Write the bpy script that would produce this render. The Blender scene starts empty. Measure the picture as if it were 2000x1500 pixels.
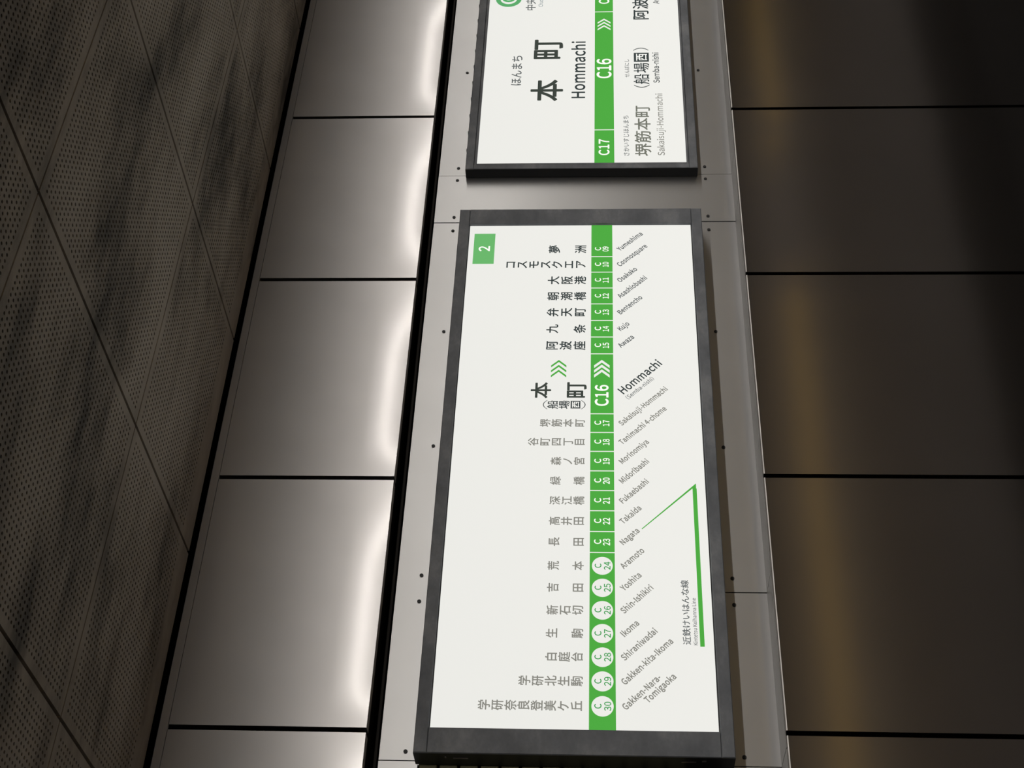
import bpy, bmesh, math, random
from mathutils import Matrix, Vector

scene = bpy.context.scene
D = 2.5714            # distance from the eye to the face of the route map sign
EYE = 1.6             # eye height above the platform

# ------------------------------------------------------------------ camera
cd = bpy.data.cameras.new('camera')
cam = bpy.data.objects.new('camera', cd)
scene.collection.objects.link(cam)
cd.sensor_width = 36.0
cd.lens = 36.0 * 2773.0 / 2000.0
cd.clip_start, cd.clip_end = 0.05, 100
_r = [(0.03874515, 0.04532363, -0.99822071), (0.77893736, -0.62709927, 0.00176076), (-0.62590367, -0.77761962, -0.05960133)]
cam.matrix_world = Matrix(((_r[0][0], _r[1][0], _r[2][0], 0), (_r[0][1], _r[1][1], _r[2][1], 0), (_r[0][2], _r[1][2], _r[2][2], EYE), (0, 0, 0, 1)))
scene.camera = cam

# ------------------------------------------------------------------ light and exposure
scene.view_settings.view_transform = 'Standard'
scene.view_settings.look = 'None'
scene.view_settings.exposure = 0.0
scene.view_settings.gamma = 1.0
scene.view_settings.use_curve_mapping = False
world = bpy.data.worlds.new('world')
scene.world = world
world.use_nodes = True
world.node_tree.nodes['Background'].inputs[0].default_value = (0.88, 0.86, 0.85, 1)
world.node_tree.nodes['Background'].inputs[1].default_value = 0.03


def tube_lamp(name, x0, x1, y, z, w, power, col, tilt=0.0, spread=180):
    l = bpy.data.lights.new(name, 'AREA')
    l.shape = 'RECTANGLE'
    l.size, l.size_y = x1 - x0, w
    l.energy = power
    l.color = col
    o = bpy.data.objects.new(name, l)
    o.location = ((x0 + x1) / 2, y, z)
    o.rotation_euler = (math.radians(tilt), 0, 0)
    l.spread = math.radians(spread)
    scene.collection.objects.link(o)


# the run of tubes over the platform edge, and the one behind over the other edge
tube_lamp('platform_edge_tubes', 0.2 * D, 4.2 * D, -0.2 * D, EYE + 0.332 * D, 0.14, 270, (1.0, 0.97, 0.93))
# the same fittings seen from the side: bare tubes also throw light level, along the ceiling
tube_lamp('platform_edge_tubes_side', 0.2 * D, 4.2 * D, -0.17 * D, EYE + 0.30 * D, 0.05, 9, (1.0, 0.97, 0.93), 90)
tube_lamp('far_platform_tubes', -1.0 * D, 6.0 * D, -1.65 * D, EYE + 0.332 * D, 0.5, 520, (1.0, 0.96, 0.91), 0, 100)

# ------------------------------------------------------------------ helpers


def node_mat(name):
    m = bpy.data.materials.new(name)
    m.use_nodes = True
    nt = m.node_tree
    return m, nt, nt.nodes['Principled BSDF']


def N(nt, kind, **kw):
    n = nt.nodes.new(kind)
    for k, v in kw.items():
        setattr(n, k, v)
    return n


def noise_chain(nt, scale, stretch, detail=4.0, rough=0.6):
    tc = N(nt, 'ShaderNodeTexCoord')
    mp = N(nt, 'ShaderNodeMapping')
    mp.inputs['Scale'].default_value = stretch
    nz = N(nt, 'ShaderNodeTexNoise')
    nz.inputs['Scale'].default_value = scale
    nz.inputs['Detail'].default_value = detail
    nz.inputs['Roughness'].default_value = rough
    nt.links.new(tc.outputs['Object'], mp.inputs['Vector'])
    nt.links.new(mp.outputs[0], nz.inputs['Vector'])
    return nz


def ramp(nt, src, stops):
    r = N(nt, 'ShaderNodeValToRGB')
    while len(r.color_ramp.elements) < len(stops):
        r.color_ramp.elements.new(0.5)
    for e, (p, c) in zip(r.color_ramp.elements, stops):
        e.position = p
        e.color = (c[0], c[1], c[2], 1)
    nt.links.new(src, r.inputs[0])
    return r


def metal(name, col, rough, var=0.06, sharp=0.0, sharp_rough=0.15):
    """brushed sheet steel with faint blotches"""
    m, nt, b = node_mat(name)
    b.inputs['Metallic'].default_value = 1.0
    nz = noise_chain(nt, 3.0, (1, 1, 1), 3)
    c0 = [c * (1 - var) for c in col]
    c1 = [min(1, c * (1 + var)) for c in col]
    r = ramp(nt, nz.outputs[0], [(0.3, c0), (0.7, c1)])
    nt.links.new(r.outputs[0], b.inputs['Base Color'])
    # two lobes: the polished grain and the broad satin scatter of the brushing
    b.inputs['Roughness'].default_value = rough
    if sharp > 0:
        g = N(nt, 'ShaderNodeBsdfGlossy')
        g.inputs['Roughness'].default_value = sharp_rough
        nt.links.new(r.outputs[0], g.inputs['Color'])
        mx = N(nt, 'ShaderNodeMixShader')
        mx.inputs[0].default_value = sharp
        nt.links.new(b.outputs[0], mx.inputs[1])
        nt.links.new(g.outputs[0], mx.inputs[2])
        nt.links.new(mx.outputs[0], nt.nodes['Material Output'].inputs['Surface'])
    return m


def plain(name, col, rough=0.6, metallic=0.0, spec=0.5):
    m, nt, b = node_mat(name)
    nz = noise_chain(nt, 25.0, (1, 1, 1), 3)
    r = ramp(nt, nz.outputs[0], [(0.3, [c * 0.9 for c in col]), (0.7, [c * 1.1 for c in col])])
    nt.links.new(r.outputs[0], b.inputs['Base Color'])
    b.inputs['Roughness'].default_value = rough
    b.inputs['Metallic'].default_value = metallic
    b.inputs['Specular IOR Level'].default_value = spec
    return m


def lin(*c):
    return [(v / 255 / 12.92 if v <= 10 else ((v / 255 + 0.055) / 1.055) ** 2.4) for v in c]


SIGN_GLOW = 0.90


def lit_ink(name, rgb):
    """film on the face of a sign that is lit from behind"""
    m, nt, b = node_mat(name)
    c = lin(*rgb)
    b.inputs['Base Color'].default_value = [v * 0.25 for v in c] + [1]
    b.inputs['Roughness'].default_value = 0.6
    b.inputs['Specular IOR Level'].default_value = 0.1
    b.inputs['Emission Color'].default_value = c + [1]
    b.inputs['Emission Strength'].default_value = SIGN_GLOW
    return m


M = {}
M['panel'] = metal('brushed_stainless', (0.60, 0.575, 0.56), 0.31, sharp=0.12, sharp_rough=0.145)
M['sheet'] = metal('satin_stainless', (0.50, 0.49, 0.48), 0.36, var=0.05)
M['bronze'] = metal('dark_bronze_steel', (0.20, 0.18, 0.165), 0.27, var=0.05, sharp=0.5, sharp_rough=0.12)
M['ledge'] = metal('dull_ledge', (0.2, 0.19, 0.18), 0.5)
M['hem'] = metal('lamplit_edge', (0.6, 0.57, 0.54), 0.5)  # lighter than the bronze, standing in for lamplight caught on the edge
M['void'] = plain('black_void', (0.004, 0.004, 0.004), 0.9, spec=0.05)
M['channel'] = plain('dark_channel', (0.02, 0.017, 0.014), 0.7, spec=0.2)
M['screw'] = plain('blackened_screw', (0.01, 0.01, 0.01), 0.5)
M['side'] = plain('black_gasket_shaded_end', (0.012, 0.013, 0.015), 0.5)  # black of gasket and housing; also paints the shade on the frame ends
M['floor'] = plain('platform_floor_tile', (0.042, 0.039, 0.037), 0.6)
M['track'] = plain('track_bed', (0.03, 0.028, 0.026), 0.9)
M['streak'] = plain('yellow_streak_strip', (0.85, 0.56, 0.09), 0.6)  # for the added strips that mirror in the lower cladding
M['far'] = plain('far_wall_paint', (0.25, 0.22, 0.2), 0.7)
M['olive'] = plain('olive_slat', (0.42, 0.40, 0.24), 0.6)
M['latch'] = plain('worn_latch', (0.25, 0.22, 0.22), 0.4, 1.0)


def frame_mat():
    m, nt, b = node_mat('grey_frame_paint')
    nz = noise_chain(nt, 9.0, (1, 1, 1.5), 6, 0.65)
    r = ramp(nt, nz.outputs[0], [(0.33, (0.13, 0.137, 0.150)), (0.52, (0.185, 0.193, 0.207)), (0.72, (0.29, 0.295, 0.305))])
    nt.links.new(r.outputs[0], b.inputs['Base Color'])
    b.inputs['Roughness'].default_value = 0.55
    b.inputs['Specular IOR Level'].default_value = 0.35
    return m


M['frame'] = frame_mat()


def ceiling_mat():
    m, nt, b = node_mat('stained_ceiling_paint')
    geo = N(nt, 'ShaderNodeNewGeometry')
    mp = N(nt, 'ShaderNodeMapping')
    mp.inputs['Rotation'].default_value = (0, 0, 0.5)
    mp.inputs['Scale'].default_value = (0.55, 1.6, 1)
    nt.links.new(geo.outputs['Position'], mp.inputs['Vector'])
    nz = N(nt, 'ShaderNodeTexNoise')
    nz.inputs['Scale'].default_value = 2.8
    nz.inputs['Detail'].default_value = 8
    nz.inputs['Roughness'].default_value = 0.66
    nt.links.new(mp.outputs[0], nz.inputs['Vector'])
    r = ramp(nt, nz.outputs[0], [(0.34, (0.10, 0.085, 0.073)), (0.50, (0.38, 0.322, 0.272)), (0.66, (0.52, 0.45, 0.39))])
    nt.links.new(r.outputs[0], b.inputs['Base Color'])
    b.inputs['Roughness'].default_value = 0.7
    b.inputs['Specular IOR Level'].default_value = 0.25
    return m


M['ceiling'] = ceiling_mat()

I_WHITE = lit_ink('sign_white', (240, 240, 235))
I_GREEN = lit_ink('sign_green', (78, 172, 66))
I_PALEGREEN = lit_ink('sign_pale_green', (108, 186, 110))
I_RINGGREEN = lit_ink('ring_green', (92, 172, 108))
I_DARK = lit_ink('ink_dark', (58, 66, 66))
I_INK = lit_ink('ink_charcoal', (66, 72, 66))
I_GREY = lit_ink('ink_grey', (140, 139, 132))
I_MID = lit_ink('ink_mid_grey', (104, 108, 108))
I_BLUEGREY = lit_ink('ink_blue_grey', (84, 112, 122))
I_NUM = lit_ink('ink_green_numeral', (58, 156, 80))


class MB:
    """collects boxes, prisms and discs into one mesh (world metres)"""

    def __init__(self):
        self.v, self.f, self.s = [], [], []

    def add(self, vs, fs, smooth=False):
        k = len(self.v)
        self.v += [tuple(p) for p in vs]
        self.f += [[i + k for i in f] for f in fs]
        self.s += [smooth] * len(fs)

    def box(self, x0, x1, y0, y1, z0, z1, bev=0.0):
        b = min(bev, (x1 - x0) / 2.1, (z1 - z0) / 2.1, (y1 - y0) / 1.1)
        if b <= 0:
            vs = [(x, y, z) for x in (x0, x1) for y in (y0, y1) for z in (z0, z1)]
            fs = [(0, 1, 3, 2), (4, 6, 7, 5), (0, 4, 5, 1), (2, 3, 7, 6), (0, 2, 6, 4), (1, 5, 7, 3)]
            self.add(vs, fs)
            return
        # front face (towards -y) chamfered
        o = [(x0, z0), (x1, z0), (x1, z1), (x0, z1)]
        i = [(x0 + b, z0 + b), (x1 - b, z0 + b), (x1 - b, z1 - b), (x0 + b, z1 - b)]
        vs = [(x, y1, z) for x, z in o] + [(x, y0 + b, z) for x, z in o] + [(x, y0, z) for x, z in i]
        fs = [(0, 3, 2, 1)]
        for k in range(4):
            n = (k + 1) % 4
            fs.append((k, n, n + 4, k + 4))
            fs.append((k + 4, n + 4, n + 8, k + 8))
        fs.append((8, 9, 10, 11))
        self.add(vs, fs)

    def poly(self, pts, y):
        """flat polygon in a plane facing -y; pts (x, z) anticlockwise seen from the front"""
        self.add([(x, y, z) for x, z in pts], [list(range(len(pts)))])

    def disc(self, cx, cz, r, y, n=48, r_in=0.0, th=0.0):
        out = [(cx + r * math.cos(2 * math.pi * k / n), cz + r * math.sin(2 * math.pi * k / n)) for k in range(n)]
        if r_in <= 0:
            self.poly(out, y)
            if th:
                vs = [(x, y, z) for x, z in out] + [(x, y + th, z) for x, z in out]
                self.add(vs, [(k, k + n, (k + 1) % n + n, (k + 1) % n) for k in range(n)], True)
        else:
            inn = [(cx + r_in * math.cos(2 * math.pi * k / n), cz + r_in * math.sin(2 * math.pi * k / n)) for k in range(n)]
            vs = [(x, y, z) for x, z in out + inn]
            self.add(vs, [(k, (k + 1) % n, (k + 1) % n + n, k + n) for k in range(n)])

    def build(self, name, mat, parent=None, origin=None):
        if parent is not None:
            origin = parent['_o'][:] if '_o' in parent else (0, 0, 0)
        elif origin is None:
            xs = list(zip(*self.v))
            origin = [(min(c) + max(c)) / 2 for c in xs[:2]] + [min(xs[2])]
        me = bpy.data.meshes.new(name)
        me.from_pydata([(a - origin[0], b - origin[1], c - origin[2]) for a, b, c in self.v], [], self.f)
        me.update()
        me.polygons.foreach_set('use_smooth', self.s)
        me.materials.append(mat)
        o = bpy.data.objects.new(name, me)
        scene.collection.objects.link(o)
        o['_o'] = list(origin)
        if parent is not None:
            o.parent = parent
        else:
            o.location = origin
        return o


def empty(name, loc):
    o = bpy.data.objects.new(name, None)
    o.location = loc
    o.empty_display_size = 0.1
    scene.collection.objects.link(o)
    o['_o'] = list(loc)
    return o


def tag(o, label, cat, group=None):
    o['label'], o['category'], o['kind'] = label, cat, 'thing'
    if group:
        o['group'] = group
    return o


def structure(o):
    o['kind'] = 'structure'
    return o


# ------------------------------------------------------------------ station shell
yw = 1.0 * D                      # plane of the sign faces and of the upper cladding
yl = 0.9934 * D                   # face of the lower cladding
ys = 1.03 * D                     # recessed stainless fascia the signs stand on
X0, X1 = -0.3 * D, 3.0 * D        # how far the wall is built along the track


def Z(v):
    return EYE + v * D


b = MB()
b.box(X0, X1, ys + 0.06, ys + 0.16, -1.0, Z(0.50))
structure(b.build('wall_back', M['void']))
b = MB()
b.box(-3, 12, -9.0, 0.22 * D, -0.3, 0.0)
structure(b.build('floor', M['floor']))
b = MB()
b.box(-3, 12, 0.22 * D, ys + 0.06, -1.3, -1.0)
structure(b.build('floor_track', M['track']))
b = MB()
b.box(-3, 12, -9.2, -9.0, 0, 3.2)
structure(b.build('wall_far', M['far']))
b = MB()
b.box(3.75 * D, 6 * D, -1.42 * D, -1.31 * D, 0.0, 0.006)
b.box(-3, 3.1 * D, -1.42 * D, -1.31 * D, 0.0, 0.006)
structure(b.build('floor_streak_strip', M['streak']))  # unseen yellow strips, added to mirror as the golden streak on the bronze
# plain ceiling over the platform, dark void over the perforated tiles
ZC = Z(0.338)
YT = [0.1150 * D, 0.3491 * D, 0.5833 * D, 0.8175 * D, 0.9930 * D]
b = MB()
b.box(-3, 12, -9.0, YT[0] - 0.003, ZC, ZC + 0.08)
structure(b.build('ceiling', M['far']))
b = MB()
b.box(-3, 12, YT[0], ys + 0.06, ZC + 0.16, ZC + 0.2)
void = structure(b.build('ceiling_void', M['void']))


def perforated(nx, ny, w, l, mx, my, name, wide=None):
    """a tile with nx by ny real round holes, w along the wall and l towards it"""
    px, py = (w - 2 * mx) / (nx - 1), (l - my - (wide or my)) / (ny - 1)
    r, th = 0.0031, 0.0015
    vs, fs = [], []
    cache = {}

    def vid(x, y, z):
        k = (round(x * 1e5), round(y * 1e5), round(z * 1e5))
        if k not in cache:
            cache[k] = len(vs)
            vs.append((x, y, z))
        return cache[k]
    xa, ya = mx - px / 2, my - py / 2
    for i in range(nx):
        for j in range(ny):
            cx, cy = mx + i * px, my + j * py
            hx, hy = px / 2, py / 2
            sq = [(hx, 0), (hx, hy), (0, hy), (-hx, hy), (-hx, 0), (-hx, -hy), (0, -hy), (hx, -hy)]
            o = [vid(cx + a, cy + c, 0) for a, c in sq]
            k0 = len(vs)
            for z in (0, th):
                for k in range(8):
                    vs.append((cx + r * math.cos(k * math.pi / 4), cy + r * math.sin(k * math.pi / 4), z))
            for k in range(8):
                n = (k + 1) % 8
                fs.append((o[n], o[k], k0 + k, k0 + n))
                fs.append((k0 + n, k0 + k, k0 + 8 + k, k0 + 8 + n))
    # plain margin and turned-up edges
    xb, yb = w - xa, my + (ny - 1) * py + py / 2
    g = [(0, 0), (w, 0), (w, l), (0, l), (xa, ya), (xb, ya), (xb, yb), (xa, yb)]
    k0 = len(vs)
    vs += [(x, y, 0) for x, y in g] + [(x, y, 0.02) for x, y in g[:4]]
    for k in range(4):
        n = (k + 1) % 4
        fs.append((k0 + n, k0 + k, k0 + 4 + k, k0 + 4 + n))
        fs.append((k0 + k, k0 + n, k0 + 8 + n, k0 + 8 + k))
    me = bpy.data.meshes.new(name)
    me.from_pydata(vs, [], fs)
    me.update()
    me.materials.append(M['ceiling'])
    return me


TX0, TP = 0.9918, 0.5986          # first joint across the ceiling and tile pitch
GX, GY = 0.008, 0.004           # open joints
w_t = TP - GX
full = perforated(46, 46, w_t, 0.2342 * D - GY, 0.0215, 0.0215, 'ceiling_tile')
edge = perforated(46, 29, w_t, 0.1755 * D - GY, 0.0215, 0.0215, 'ceiling_tile_cut', 0.072)
vo = void['_o']
for c in range(-2, 8):
    for rw in range(4):
        me = full if rw < 3 else edge
        o = bpy.data.objects.new('ceiling_tile', me)
        scene.collection.objects.link(o)
        o.parent = void
        o.location = (TX0 + c * TP + GX / 2 - vo[0], YT[rw] + GY / 2 - vo[1], ZC - vo[2])

# ------------------------------------------------------------------ upper stainless cladding
SEAM = [0.2313, 0.4667, 0.7003, 0.9347, 1.1727, 1.4080, 1.6440]
GAP = 0.0105
ZU0, ZU1, ZUT = Z(0.1747), Z(0.3277), Z(0.3357)


def smooth(t):
    t = max(0.0, min(1.0, t))
    return t * t * (3 - 2 * t)


def pan(x0, x1, z0, z1, yf, depth, bulge, mat, name, edge_soft=0.0):
    """a folded sheet pan: face grid with the slight dishing of thin sheet, returned edges"""
    mb = MB()
    nx, nz = 48, 64
    vs, fs = [], []
    for i in range(nx + 1):
        u = i / nx
        for j in range(nz + 1):
            t = (j / nz) ** 1.6
            z = z0 + (z1 - z0) * t
            vs.append((x0 + (x1 - x0) * u, yf + bulge(u, z - z0), z))
    for i in range(nx):
        for j in range(nz):
            a = i * (nz + 1) + j
            fs.append((a, a + nz + 1, a + nz + 2, a + 1))
    mb.add(vs, fs, True)
    # returns
    bot = [vs[i * (nz + 1)] for i in range(nx + 1)]
    top = [vs[i * (nz + 1) + nz] for i in range(nx + 1)]
    for row, flip in ((bot, False), (top, True)):
        q = row + [(x, yf + depth, z) for x, y, z in row]
        n = len(row)
        ff = [(k, k + n, k + n + 1, k + 1) for k in range(n - 1)]
        mb.add(q, [f[::-1] for f in ff] if flip else ff)
    for col, flip in ((vs[:nz + 1], True), (vs[-nz - 1:], False)):
        q = col + [(x, yf + depth, z) for x, y, z in col]
        n = len(col)
        ff = [(k, k + n, k + n + 1, k + 1) for k in range(n - 1)]
        mb.add(q, [f[::-1] for f in ff] if flip else ff)
    return mb.build(name, mat)


def make_bulge(amp, left, right):
    z0 = 0.085

    def f(u, z):
        a = smooth(u / left) * smooth((1 - u) / right)
        if z >= z0:
            return 0.0
        t = (z0 - z)
        return amp * a * t * t * 0.36
    return f


upper_labels = [
    None,
    'sliver of bright stainless wall panel at the bottom edge of the photo',
    'largest bright stainless wall panel, beside the stations named in grey on the route map',
    'bright stainless wall panel beside the middle of the route map, next to the ceiling',
    'bright stainless wall panel facing the gap between the two signs',
    'bright stainless wall panel beside the station name sign at the top edge of the photo',
    None]
bul = [(1, .2, .3), (1, .15, .3), (0.9, .17, .42), (1.0, .2, .45), (0.9, .3, .5), (1.0, .22, .4), (1, .2, .3)]
for k in range(1, 6):
    a, bb = SEAM[k - 1] * D + GAP / 2, SEAM[k] * D - GAP / 2
    o = pan(a, bb, ZU0, ZU1, yw, 0.028, make_bulge(*bul[k]), M['panel'], 'cladding_panel')
    tag(o, upper_labels[k], 'wall panel', 'upper stainless wall panels')
b = MB()
b.box(X0, X1, yw + 0.0005, yw + 0.03, ZU1, ZUT, 0.0015)
structure(b.build('trim_1', M['panel']))
# dark shadow channel between cladding and fascia
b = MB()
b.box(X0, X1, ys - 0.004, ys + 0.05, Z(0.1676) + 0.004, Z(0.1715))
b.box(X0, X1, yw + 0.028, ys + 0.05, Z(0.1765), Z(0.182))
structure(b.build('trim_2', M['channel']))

# ------------------------------------------------------------------ lower bronze cladding
ZL1 = Z(-0.1424 * 0.9934)
lower_labels = [
    None,
    'sliver of dark bronze wall panel in the bottom right corner of the photo',
    'dark bronze wall panel beside the stations named in grey on the route map',
    'dark bronze wall panel beside the middle of the route map',
    'dark bronze wall panel facing the gap between the two signs',
    'dark bronze wall panel in the top right corner, beside the station name sign']
rng = random.Random(4)
for k in range(1, 6):
    a, bb = SEAM[k - 1] * D + GAP / 2, SEAM[k] * D - GAP / 2
    ph, am = rng.uniform(0, 6), rng.uniform(0.0004, 0.0008)

    def wob(u, z, ph=ph, am=am):
        return am * math.sin(3.1 * u + ph) * smooth((z) / 0.3) * smooth(u / .2) * smooth((1 - u) / .2)
    o = pan(a, bb, 0.35, ZL1, yl, 0.03, wob, M['bronze'], 'cladding_panel')
    tag(o, lower_labels[k], 'wall panel', 'lower bronze wall panels')
    h = MB()
    for (ya, za), (yb, zb) in (((yl - 0.0005, ZL1 - 0.0024), (yl - 0.0012, ZL1 - 0.0019)), ((yl - 0.0012, ZL1 - 0.0019), (yl - 0.001, ZL1 - 0.0007)), ((yl - 0.001, ZL1 - 0.0007), (yl - 0.0004, ZL1 + 0.0004)), ((yl - 0.0004, ZL1 + 0.0004), (yl + 0.003, ZL1 + 0.0006))):
        h.add([(a, ya, za), (bb, ya, za), (bb, yb, zb), (a, yb, zb)], [(0, 1, 2, 3)])
    h.build('hem_edge', M['hem'], o)  # lip in lighter metal paints the lamplit line along the panel edge

# ------------------------------------------------------------------ stainless fascia sheets
ZF0, ZF1 = ZL1 + 0.0008, Z(0.1676)
SX = [0.4556, 0.6076, 1.0412, 1.1113, 1.46]      # joints between sheets (in D, on the fascia plane)
sheet_labels = [
    'short stainless fascia sheet behind the corner of the route map nearest its green branch line',
    'long stainless fascia sheet behind the route map, running along its whole frame',
    'narrow stainless fascia sheet in the gap between the two signs, brightest at its upper end',
    'stainless fascia sheet behind the station name sign']


def fascia(x0, x1, label, screws, lift=0.0, top=None, wing=None):
    mb = MB()
    mb.box(x0 + 0.0012, x1 - 0.0012, ys - 0.0015 - lift, ys + 0.004, ZF0, top or ZF1)
    if wing is not None:
        mb.box(wing + 0.0012, x0 + 0.0012, ys - 0.0015 - lift, ys + 0.004, EYE + 0.002, ZF1)
    o = mb.build('fascia_sheet', M['sheet'])
    tag(o, label, 'metal sheet', 'stainless fascia sheets')
    mb = MB()
    mb.box(x0 + 0.001, x1 - 0.001, yl + 0.004, ys - 0.0016 - lift, ZF0, ZF0 + 0.0015)
    mb.build('bottom_return', M['ledge'], o)
    for sx, sz in screws:
        mb = MB()
        mb.disc(sx, sz, 0.0042, ys - 0.0032 - lift, 16, th=0.002)
        mb.build('screw', M['screw'], o)
    return o


ZS1, ZS0 = Z(0.1473), Z(-0.1130)
k = 1.03 / 1.04
rows = [[0.4676, 0.6017], [0.627, 0.7637, 0.9017, 1.0395], [1.0589, 1.1147], [1.1339, 1.2940]]
for i in range(4):
    sc = [(x * k * D, z) for x in rows[i] for z in ((ZS0,) if i == 0 else (ZS1, ZS0))]
    if i == 1:
        sc += [(x * k * D, ZS1) for x in rows[0]]
    fascia(SX[i] * D, SX[i + 1] * D, sheet_labels[i], sc, 0.001 if i == 2 else 0.0, EYE if i == 0 else None, SX[0] * D if i == 1 else None)
fascia(0.30 * D, 0.4556 * D, 'bright corner of a fascia sheet at the bottom edge of the photo', [(0.447 * D, Z(0.1473))], 0.001)

# the same wall carried on past the frame on both sides
for a, c in ((X0, SEAM[0] * D - GAP / 2), (SEAM[5] * D + GAP / 2, X1)):
    b = MB(); b.box(a, c, yw, yw + 0.028, ZU0, ZU1); structure(b.build('wall_upper', M['panel']))
    b = MB(); b.box(a, c, yl, yl + 0.03, 0.35, ZL1); structure(b.build('wall_lower', M['bronze']))
for a, c in ((X0, 0.299 * D), (1.461 * D, X1)):
    b = MB(); b.box(a, c, ys - 0.0015, ys + 0.004, ZF0, ZF1); structure(b.build('wall_fascia', M['sheet']))

# vent with olive slats in the gap past the near end of the route map
vent = empty('vent_grille', (0.41 * D, ys - 0.012, Z(0.0)))
tag(vent, 'dark vent with olive slats just past the shaded end of the route map frame', 'vent')
b = MB()
b.box(0.345 * D, 0.4515 * D, ys - 0.006, ys - 0.003, Z(-0.095), Z(0.137))
b.build('backing', M['side'], vent)
for i in range(13):
    z1 = Z(0.135) - i * 0.0405
    b = MB()
    b.box(0.348 * D, 0.4505 * D, ys - 0.018, ys - 0.006, z1 - 0.0345, z1, 0.002)
    b.build('slat', M['olive'], vent)

# ------------------------------------------------------------------ lettering
ADV = {'(': (0.092, 0.295, 0.338), ')': (0.042, 0.246, 0.338), '-': (0.046, 0.302, 0.347), '0': (0.05, 0.506, 0.555), '1': (0.088, 0.49, 0.555), '2': (0.04, 0.505, 0.555), '3': (0.029, 0.499, 0.555), '4': (0.02, 0.524, 0.555), '5': (0.027, 0.502, 0.555), '6': (0.056, 0.512, 0.555), '7': (0.049, 0.508, 0.555), '8': (0.046, 0.509, 0.555), '9': (0.044, 0.501, 0.555), 'A': (0.004, 0.604, 0.608), 'B': (0.101, 0.612, 0.657), 'C': (0.058, 0.602, 0.638), 'F': (0.101, 0.523, 0.552), 'G': (0.058, 0.615, 0.689), 'H': (0.101, 0.628, 0.728), 'I': (0.101, 0.193, 0.293), 'K': (0.101, 0.642, 0.646), 'L': (0.101, 0.514, 0.543), 'M': (0.101, 0.711, 0.812), 'N': (0.101, 0.622, 0.723), 'O': (0.058, 0.684, 0.742), 'S': (0.048, 0.553, 0.596), 'T': (0.031, 0.568, 0.599), 'Y': (-0.001, 0.532, 0.531), 'a': (0.059, 0.483, 0.563), 'b': (0.092, 0.567, 0.618), 'c': (0.052, 0.482, 0.51), 'd': (0.053, 0.528, 0.62), 'e': (0.052, 0.512, 0.554), 'g': (0.051, 0.55, 0.564), 'h': (0.092, 0.526, 0.607), 'i': (0.078, 0.199, 0.275), 'j': (-0.044, 0.199, 0.275), 'k': (0.092, 0.542, 0.552), 'm': (0.092, 0.841, 0.926), 'n': (0.092, 0.526, 0.61), 'o': (0.052, 0.554, 0.606), 'q': (0.053, 0.528, 0.62), 'r': (0.092, 0.39, 0.388), 's': (0.032, 0.431, 0.468), 't': (0.027, 0.363, 0.377), 'u': (0.084, 0.516, 0.607), 'w': (0.027, 0.776, 0.802), 'y': (0.013, 0.508, 0.521), 'z': (0.035, 0.446, 0.475)}
_gl = {}


def glyph(ch, bold):
    """outline of one character as (vertices, faces, xmin, xmax) in em units"""
    key = (ch, bold)
    if key in _gl:
        return _gl[key]
    if bold > 0:
        # heavier strokes: the outline laid over itself in a small circle of shifts
        vs, fs, a, c = glyph(ch, 0.0)
        V, F = [], []
        for i in range(8):
            dx, dy = bold * math.cos(i * math.pi / 4), bold * math.sin(i * math.pi / 4)
            k = len(V)
            V += [(x + dx, y + dy) for x, y in vs]
            F += [[j + k for j in f] for f in fs]
        _gl[key] = (V, F, a - bold, c + bold)
        return _gl[key]
    c = bpy.data.curves.new('glyph', 'FONT')
    c.body = ch
    c.resolution_u = 4
    o = bpy.data.objects.new('glyph', c)
    scene.collection.objects.link(o)
    bpy.context.view_layer.update()
    dg = bpy.context.evaluated_depsgraph_get()
    me = bpy.data.meshes.new_from_object(o.evaluated_get(dg), depsgraph=dg)
    vs = [(v.co.x, v.co.y) for v in me.vertices]
    fs = [list(p.vertices) for p in me.polygons]
    bpy.data.objects.remove(o)
    bpy.data.curves.remove(c)
    bpy.data.meshes.remove(me)
    _gl[key] = (vs, fs, min(v[0] for v in vs), max(v[0] for v in vs))
    return _gl[key]


def facing(vs, fs):
    out = []
    for f in fs:
        a = sum(vs[f[i]][0] * vs[f[(i + 1) % len(f)]][1] - vs[f[(i + 1) % len(f)]][0] * vs[f[i]][1] for i in range(len(f)))
        out.append(f if a > 0 else f[::-1])
    return out


def latin_geo(s, bold):
    """one line of latin letters: vertices, faces, ink width (cap height 0.735)"""
    V, F, pen = [], [], 0.0
    for ch in s:
        if ch == ' ':
            pen += 0.24
            continue
        l, r, adv = ADV[ch]
        if ch == 'I':
            q = [(pen + l - bold, -bold), (pen + r + bold, -bold), (pen + r + bold, .735 + bold), (pen + l - bold, .735 + bold)]
            k = len(V)
            V += q
            F.append([k, k + 1, k + 2, k + 3])
        elif ch == '-':
            q = [(pen + l, .235 - bold), (pen + r, .235 - bold), (pen + r, .305 + bold), (pen + l, .305 + bold)]
            k = len(V)
            V += q
            F.append([k, k + 1, k + 2, k + 3])
        else:
            vs, fs, x0, x1 = glyph(chr(ord(ch) + 0xFEE0), bold)
            s_ = (r - l + 2 * bold) / (x1 - x0)
            k = len(V)
            V += [(pen + l - bold + (x - x0) * s_, y) for x, y in vs]
            F += [[i + k for i in f] for f in fs]
        pen += adv + bold * 1.2
    x0 = min(v[0] for v in V)
    x1 = max(v[0] for v in V)
    return [(x - x0, y) for x, y in V], F, x1 - x0


SGX, KMM = 1.209, 0.001       # world x of the left edge of the route map face; metres per sign unit


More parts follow.
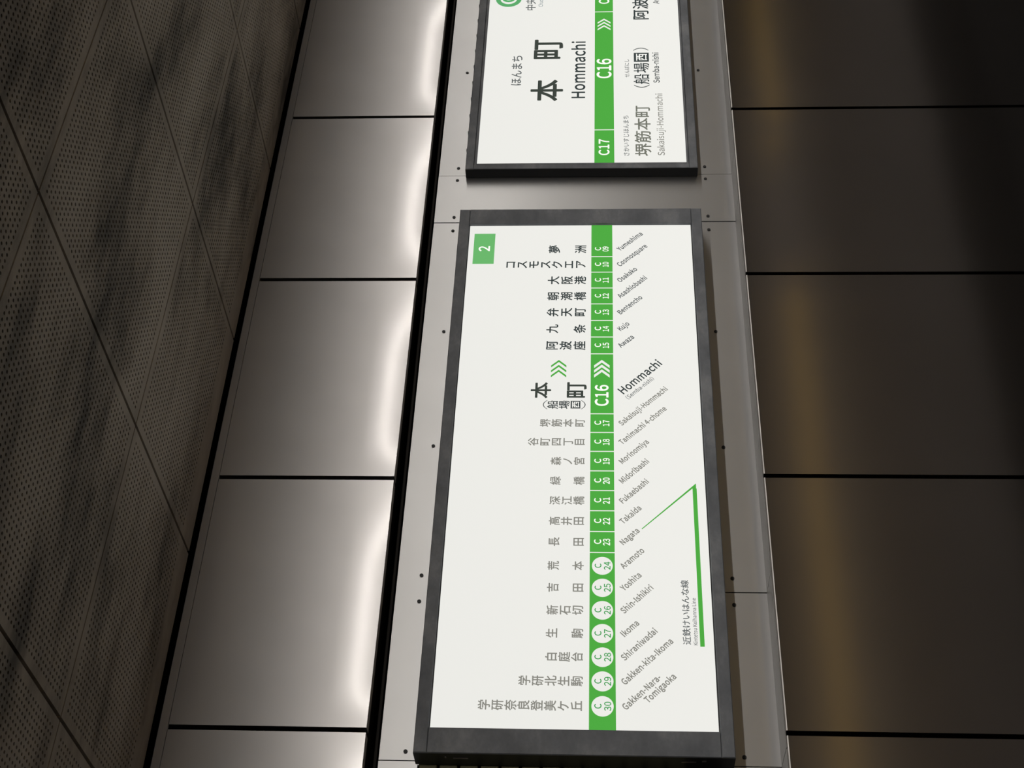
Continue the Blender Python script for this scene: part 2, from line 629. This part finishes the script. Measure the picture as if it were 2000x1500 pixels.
def place(mb, V, F, x, z, sx, sz, ang, y):
    """put flat outline at sign point (x, z in mm), scaled to mm, turned by ang"""
    ca, sa = math.cos(ang), math.sin(ang)
    P = [(a * sx, c * sz) for a, c in V]
    P = [(x + a * ca - c * sa, z + a * sa + c * ca) for a, c in P]
    F = facing(P, F)
    mb.add([(SGX + a * KMM, y, EYE + c * KMM) for a, c in P], F)


def latin(mb, s, x0, x1, z, cap, y, bold=0.0, ang=0.0):
    """latin line with its ink from x0 to x1 on baseline z (mm)"""
    V, F, w = latin_geo(s, bold)
    place(mb, V, F, x0, z, (x1 - x0) / w, cap / 0.735, ang, y)


def slanted(mb, s, x0, z0, length, cap, y, bold=0.0, ang=-45.6):
    V, F, w = latin_geo(s, bold)
    place(mb, V, F, x0, z0, length / w, cap / 0.735, math.radians(ang), y)


def kanji(mb, ch, cx, cz, w, h, y, bold=0.012):
    vs, fs, a, c = glyph(ch, bold)
    V = [(p[0] - 0.5, p[1] - 0.38) for p in vs]
    place(mb, V, fs, cx, cz, w, h, 0.0, y)


def rect(mb, x0, x1, z0, z1, y):
    mb.poly([(SGX + x0 * KMM, EYE + z0 * KMM), (SGX + x1 * KMM, EYE + z0 * KMM), (SGX + x1 * KMM, EYE + z1 * KMM), (SGX + x0 * KMM, EYE + z1 * KMM)], y)


def disc(mb, cx, cz, r, y, r_in=0.0):
    mb.disc(SGX + cx * KMM, EYE + cz * KMM, r * KMM, y, 56, r_in * KMM)


def chevrons(mb, x, z, half, step, reach, thick, y):
    """three right-pointing chevrons"""
    for i in range(3):
        a = x + i * step
        pts = [(a, z + half), (a + thick, z + half), (a + thick + reach, z), (a + thick, z - half), (a, z - half), (a + reach, z)]
        P = [(SGX + p * KMM, EYE + q * KMM) for p, q in pts]
        mb.add([(p, y, q) for p, q in P], [[5, 2, 1, 0], [4, 3, 2, 5]])


def mmbox(mb, x0, x1, z0, z1, ya, yb, bev=0.0):
    mb.box(SGX + x0 * KMM, SGX + x1 * KMM, ya, yb, EYE + z0 * KMM, EYE + z1 * KMM, bev)


# ------------------------------------------------------------------ route map sign
YF = yw + 0.005                  # face film, a little behind the frame front
E1, E2, E3, E4 = YF - 0.0004, YF - 0.0008, YF - 0.0012, YF - 0.0016
rm = empty('route_map_sign', (SGX + 0.69, yw + 0.03, EYE - 0.266))
tag(rm, 'large white route map sign in dark grey frame with green line of numbered stations', 'sign', 'framed station signs')
b = MB(); mmbox(b, -53, 1441, 327.5, 353.6, yw, yw + 0.054, 0.0015); b.build('frame_rail', M['frame'], rm)
b = MB(); mmbox(b, -53, 1441, -266, -240, yw, yw + 0.054, 0.0015); b.build('frame_rail', M['frame'], rm)
b = MB(); mmbox(b, -53, -0.5, -239.3, 326.8, yw, yw + 0.053, 0.001); b.build('frame_stile', M['frame'], rm)
b = MB(); mmbox(b, 1388, 1441, -239.3, 326.8, yw, yw + 0.053, 0.001); b.build('frame_stile', M['frame'], rm)
b = MB(); mmbox(b, -54, -53.2, -266, 353.6, yw + 0.0015, yw + 0.054); b.build('shaded_end', M['side'], rm)['label'] = 'shaded end of the frame'  # near-black plate paints the unlit end of the grey frame
b = MB(); mmbox(b, -40, 1428, -256, 345, yw + 0.012, ys - 0.0028); b.build('housing', M['side'], rm)
b = MB(); mmbox(b, -0.6, 1388, -240, 327.5, YF + 0.002, YF + 0.006); b.build('gasket', M['side'], rm)
for a, c in ((277, 248), (-164, -192)):
    b = MB(); mmbox(b, -55.2, -54, min(a, c), max(a, c), yw + 0.02, yw + 0.023); b.build('latch', M['latch'], rm)
for a, c in ((293, 290), (-203, -211)):
    b = MB(); mmbox(b, -55.6, -54, min(a, c), max(a, c), yw + 0.014, yw + 0.02); b.build('latch', M['latch'], rm)
b = MB(); mmbox(b, 0, 1385.5, -237.3, 324.9, YF, YF + 0.003)
face = b.build('face_panel', I_WHITE, rm)
face['label'] = 'white face'

# platform number
b = MB(); rect(b, 1251, 1357, 258.6, 312, E1); sq = b.build('platform_number_plate', I_PALEGREEN, rm)
b = MB(); latin(b, '2', 1294.5, 1312.5, 271, 27, E2, 0.02); b.build('platform_numeral', I_WHITE, sq)

# the green line
BZ = -12.2
CX = {30: 51.2, 29: 105.1, 28: 158.6, 27: 212.2, 26: 266.0, 25: 319.4, 24: 372.7, 23: 431.9, 22: 485.0, 21: 538.2, 20: 591.0, 19: 644.1, 18: 697.3, 17: 750.7,
      15: 982.4, 14: 1035.0, 13: 1088.2, 12: 1141.2, 11: 1194.0, 10: 1247.5, 9: 1301.0}
b = MB(); rect(b, 0, 1385.5, BZ - 26.4, BZ + 26.4, E1); band = b.build('line_band', I_GREEN, rm)
for x in (1274.3, 1220.8, 1167.5, 1115.1, 1061.4, 1008.6, 956.2, 777.2, 723.9, 670.9, 617.4, 564.7, 511.7, 458.3, 405.6):
    b = MB(); rect(b, x - 1.3, x + 1.3, BZ - 26.4, BZ + 26.4, E2); b.build('divider_marking', I_WHITE, band)
for n in range(24, 31):
    b = MB(); disc(b, CX[n], BZ - 0.2, 21.9, E2); b.build('station_disc', I_WHITE, band)
for n, x in CX.items():
    b = MB()
    if n >= 24:
        latin(b, 'C', x - 5.2, x + 5.2, -10.0, 13.4, E3, 0.016)
        latin(b, str(n), x - 9.8, x + 9.8, -29.2, 13.2, E3, 0.016)
        b.build('station_number_lettering', I_NUM, band)
    else:
        latin(b, 'C', x - 5.0, x + 6.6, -9.5, 14.2, E2, 0.026)
        latin(b, '%02d' % n, x - 8.8, x + 8.4, -28.4, 14.0, E2, 0.026)
        b.build('station_number_lettering', I_WHITE, band)
b = MB(); latin(b, 'C16', 800, 862, -26, 29.2, E2, 0.028); b.build('station_number_lettering', I_WHITE, band)
b = MB(); chevrons(b, 883.8, -11.8, 18.2, 14.4, 16.6, 8.3, E2); b.build('chevron_markings', I_WHITE, band)
b = MB(); chevrons(b, 884.7, 89.3, 18.0, 15.0, 16.6, 6.2, E1); b.build('chevron_markings', I_GREEN, rm)

# station names, upright characters stacked from the line upwards
NAMES = {30: '学研奈良登美ケ丘', 29: '学研北生駒', 28: '白庭台', 27: '生駒', 26: '新石切', 25: '吉田', 24: '荒本', 23: '長田', 22: '高井田', 21: '深江橋', 20: '緑橋',
         19: '森ノ宮', 18: '谷町四丁目', 17: '堺筋本町', 15: '阿波座', 14: '九条', 13: '弁天町', 12: '朝潮橋', 11: '大阪港', 10: 'コスモスクエア', 9: '夢洲'}
for n, s in NAMES.items():
    dark = n < 16
    w, h, p, zb = (28.6, 30.6, 32.9, 41.3) if dark else (23.2, 25.6, 26.1, 38.8)
    if n == 10:
        p = 29.2
    b = MB()
    m = len(s)
    for i, ch in enumerate(s):
        up = m - 1 - i
        if m == 2:
            up *= 2
        kanji(b, ch, CX[n], zb + up * p, w, h, E1, 0.018 if dark else 0.018)
    b.build('station_name_lettering', I_DARK if dark else I_GREY, rm)
b = MB()
kanji(b, '本', 846, 129.5, 49, 49.5, E1, 0.02)
kanji(b, '町', 846.5, 48.5, 49.5, 53, E1, 0.02)
b.build('station_name_lettering', I_INK, rm)
b = MB()
for ch, z in (('船', 101.5), ('場', 74.8)):
    kanji(b, ch, 803.7, z, 25, 26.5, E1, 0.014)
# upright brackets as arcs above and below
for z, s in ((113.5, 1), (36.0, -1)):
    arc = []
    for t in range(13):
        x = -13 + 26 * t / 12
        arc.append((x, s * 9.4 * (1 - (x / 13) ** 2)))
    for t in range(12):
        (xa, za), (xb, zb2) = arc[t], arc[t + 1]
        th = 2.0 * s
        pts = [(803.6 + xa, z + za - (th / 2)), (803.6 + xb, z + zb2 - th / 2), (803.6 + xb, z + zb2 + th / 2), (803.6 + xa, z + za + th / 2)]
        if s < 0:
            pts = pts[::-1]
        b.poly([(SGX + a * KMM, EYE + c * KMM) for a, c in pts], E1)
rect(b, 792.6, 814.8, 37.5, 60.0, E1)
side_name = b.build('station_side_name_lettering', I_DARK, rm)
b = MB(); kanji(b, '西', 803.7, 48.9, 19.5, 19.0, E2, 0.014); b.build('boxed_character', I_WHITE, side_name)

ROMAN = {29: 'Gakken-kita-Ikoma', 28: 'Shiraniwadai', 27: 'Ikoma', 26: 'Shin-Ishikiri', 25: 'Yoshita', 24: 'Aramoto', 23: 'Nagata', 22: 'Takaida', 21: 'Fukaebashi', 20: 'Midoribashi',
         19: 'Morinomiya', 18: 'Tanimachi 4-chome', 17: 'Sakaisuji-Hommachi', 15: 'Awaza', 14: 'Kujo', 13: 'Bentencho', 12: 'Asashiobashi', 11: 'Osakako', 10: 'Cosmosquare', 9: 'Yumeshima'}
REF = 138.6 / latin_geo('Gakken-kita-Ikoma', 0.015)[2]
for n, s in ROMAN.items():
    b = MB()
    d = n < 16
    k_ = REF * (0.985 if d else 1.0)
    slanted(b, s, CX[n] - 7.4, -57.3, latin_geo(s, 0.015)[2] * k_, 13.4, E1, 0.034)
    b.build('romanized_name_lettering', I_MID if d else I_GREY, rm)
b = MB()
L = latin_geo('Gakken-Nara-', 0.015)[2] * REF
slanted(b, 'Gakken-Nara-', 43.6, -58.6, L, 13.4, E1, 0.034)
slanted(b, 'Tomigaoka', 59.3, -102.0, latin_geo('Tomigaoka', 0.015)[2] * REF, 13.4, E1, 0.034)
b.build('romanized_name_lettering', I_GREY, rm)
b = MB(); slanted(b, 'Hommachi', 834.5, -61.8, 129, 20.4, E1, 0.026); b.build('romanized_name_lettering', I_DARK, rm)
b = MB(); slanted(b, '(Semba-nishi)', 819.5, -72.5, 86, 10.4, E1, 0.014); b.build('romanized_name_lettering', I_MID, rm)

# branch of the private line at the lower edge
b = MB()
P = [(465.6, -97.6), (467.4, -96.0), (585.0, -217.4), (571.6, -217.4), (571.6, -208.9), (571.0, -207.0)]
b.poly([(SGX + x * KMM, EYE + z * KMM) for x, z in [(465.2, -97.9), (571.6, -208.9), (571.6, -217.3), (585.5, -217.3), (466.6, -96.5)]], E1)
rect(b, 185.2, 572.0, -218.4, -209.4, E1)
b.build('branch_line', I_GREEN, rm)
b = MB()
for i, ch in enumerate('近鉄けいはんな線'):
    kanji(b, ch, 198.6 + i * 18.9, -183.2, 19.2, 17.6, E1, 0.014)
b.build('branch_name_lettering', I_MID, rm)
b = MB(); latin(b, 'Kintetsu Keihanna Line', 188.4, 297.3, -204.6, 7.8, E1, 0.014); b.build('branch_name_lettering', I_MID, rm)

# ------------------------------------------------------------------ station name sign
# this box is thinner and sits flat on the fascia
KMM = 0.0010165
SGX = 1209 * KMM
yn = 1.0165 * D
YF = yn + 0.004
E1, E2, E3 = YF - 0.0004, YF - 0.0008, YF - 0.0012
sn = empty('station_name_sign', (SGX + 2009 * KMM, yn + 0.015, EYE - 264 * KMM))
tag(sn, 'white station name sign with large black characters at the top edge of the photo', 'sign', 'framed station signs')
XL, XR = 1594.4, 2425.0
b = MB(); mmbox(b, XL, XR, 328.4, 350.2, yn, yn + 0.031, 0.0015); b.build('frame_rail', M['frame'], sn)
b = MB(); mmbox(b, XL, XR, -265, -243, yn, yn + 0.031, 0.0015); b.build('frame_rail', M['frame'], sn)
b = MB(); mmbox(b, XL, XL + 15, -243, 328.4, yn, yn + 0.0305, 0.001); b.build('frame_stile', M['frame'], sn)
b = MB(); mmbox(b, XR - 15, XR, -243, 328.4, yn, yn + 0.0305, 0.001); b.build('frame_stile', M['frame'], sn)
# inner bezel, set back from the frame
for q in ((XL + 15, XR - 15, 320.5, 327.6), (XL + 15, XR - 15, -242.2, -236)):
    b = MB(); mmbox(b, q[0], q[1], q[2], q[3], yn + 0.0015, yn + 0.02, 0.001); b.build('bezel', M['frame'], sn)
for q in ((XL + 15.6, XL + 23), (XR - 23, XR - 15.6)):
    b = MB(); mmbox(b, q[0], q[1], -236, 320.5, yn + 0.0015, yn + 0.02, 0.001); b.build('bezel', M['frame'], sn)
b = MB(); mmbox(b, XL - 1, XL - 0.2, -265, 350.2, yn + 0.0012, yn + 0.031); b.build('shaded_end', M['side'], sn)['label'] = 'shaded end of the frame'  # shade on this frame end is painted by a near-black plate too
b = MB(); mmbox(b, XL + 12, XR - 12, -255, 341, yn + 0.012, ys - 0.0028); b.build('housing', M['side'], sn)
for i in range(12):
    x = 1672.5 + i * 70.6
    b = MB(); mmbox(b, x - 3.2, x + 3.2, 350.2, 351.6, yn + 0.001, yn + 0.028); b.build('clip', M['screw'], sn)
FL, FR = 1617.6, 2401.6
b = MB(); mmbox(b, FL, FR, -236, 320.5, YF, YF + 0.003)
b.build('face_panel', I_WHITE, sn)['label'] = 'white face'
b = MB(); rect(b, FL, FR, -45.6, 7.4, E1); band = b.build('line_band', I_GREEN, sn)
for x in (1749.2, 2270.0):
    b = MB(); rect(b, x - 1.6, x + 1.6, -45.6, 7.4, E2); b.build('divider_marking', I_WHITE, band)
for s, a, c, z, cap in (('C17', 1648, 1711.5, -31.8, 27), ('C16', 1966.3, 2052.8, -38.3, 38.6), ('C15', 2308.6, 2372, -34.0, 29)):
    b = MB(); latin(b, s, a, c, z, cap, E2, 0.026); b.build('station_number_lettering', I_WHITE, band)
b = MB(); chevrons(b, 2182.8, -19.4, 18.8, 15.4, 17.0, 7.0, E2); b.build('chevron_markings', I_WHITE, band)
b = MB()
kanji(b, '本', 1917, 141.0, 95, 95, E1, 0.02)
kanji(b, '町', 2098, 144.0, 95, 96, E1, 0.02)
b.build('station_name_lettering', I_INK, sn)
b = MB(); latin(b, 'Hommachi', 1882.5, 2133.5, 34.8, 35.8, E1, 0.022); b.build('romanized_name_lettering', I_DARK, sn)
b = MB()
for i, ch in enumerate('ほんまち'):
    kanji(b, ch, 1954.0 + i * 34.7, 228.5, 35, 34.5, E1, 0.012)
b.build('kana_reading_lettering', I_MID, sn)
b = MB()
for i, ch in enumerate('堺筋本町'):
    kanji(b, ch, 1668.5 + i * 51.7, -122.8, 51.5, 46.5, E1, 0.012)
b.build('neighbour_name_lettering', lit_ink('ink_neighbour_grey', (120, 122, 112)), sn)
b = MB(); latin(b, 'Sakaisuji-Hommachi', 1645.6, 1898, -179.5, 17.6, E1, 0.012); b.build('romanized_name_lettering', I_GREY, sn)
b = MB()
for i, ch in enumerate('さかいすじほんまち'):
    kanji(b, ch, 1651.5 + i * 18.6, -77.8, 18.4, 17.6, E1, 0.008)
b.build('kana_reading_lettering', I_MID, sn)
b = MB()
kanji(b, '船', 1962, -123.6, 46, 47, E1, 0.008)
kanji(b, '場', 2011, -124.2, 46, 47, E1, 0.008)
rect(b, 2037.5, 2078, -146.2, -103.6, E1)
for xc, s in ((1926, 1), (2099, -1)):
    for t in range(12):
        za, zb2 = -21.5 + 43 * t / 12, -21.5 + 43 * (t + 1) / 12
        xa, xb = xc + s * 10 * (za / 21.5) ** 2, xc + s * 10 * (zb2 / 21.5) ** 2
        pts = [(xa - 1.6, -124 + za), (xa + 1.6, -124 + za), (xb + 1.6, -124 + zb2), (xb - 1.6, -124 + zb2)]
        b.poly([(SGX + x * KMM, EYE + z * KMM) for x, z in pts], E1)
nm = b.build('station_side_name_lettering', I_DARK, sn)
b = MB(); kanji(b, '西', 2057.8, -124.6, 34, 36, E2, 0.008); b.build('boxed_character', I_WHITE, nm)
b = MB()
for i, ch in enumerate('せんばにし'):
    kanji(b, ch, 1977.5 + i * 16.4, -83.2, 16.3, 14.8, E1, 0.008)
b.build('kana_reading_lettering', I_MID, sn)
b = MB(); latin(b, 'Semba-nishi', 1945, 2078, -173.6, 16.4, E1, 0.016); b.build('romanized_name_lettering', I_DARK, sn)
b = MB()
for i, ch in enumerate('阿波座'):
    kanji(b, ch, 2253.6 + i * 52, -126.4, 50, 50, E1, 0.014)
b.build('neighbour_name_lettering', I_DARK, sn)
b = MB(); latin(b, 'Awaza', 2305.6, 2378, -182, 17.6, E1, 0.012); b.build('romanized_name_lettering', I_DARK, sn)
b = MB(); disc(b, 2339, 264, 38.4, E1, 24.8); ring = b.build('line_symbol', I_RINGGREEN, sn)
b = MB(); latin(b, 'C', 2323.5, 2355, 247.5, 33, E1, 0.06); b.build('line_letter', I_RINGGREEN, ring)
b = MB()
for i, ch in enumerate('中央'):
    kanji(b, ch, 2296.2 + i * 31, 197.4, 30.5, 31.5, E1, 0.012)
b.build('line_name_lettering', I_MID, sn)
b = MB(); latin(b, 'Chuo', 2299.6, 2334, 161.6, 12.3, E1, 0.0); b.build('line_name_lettering', I_BLUEGREY, sn)

for o in scene.objects:
    if '_o' in o:
        del o['_o']
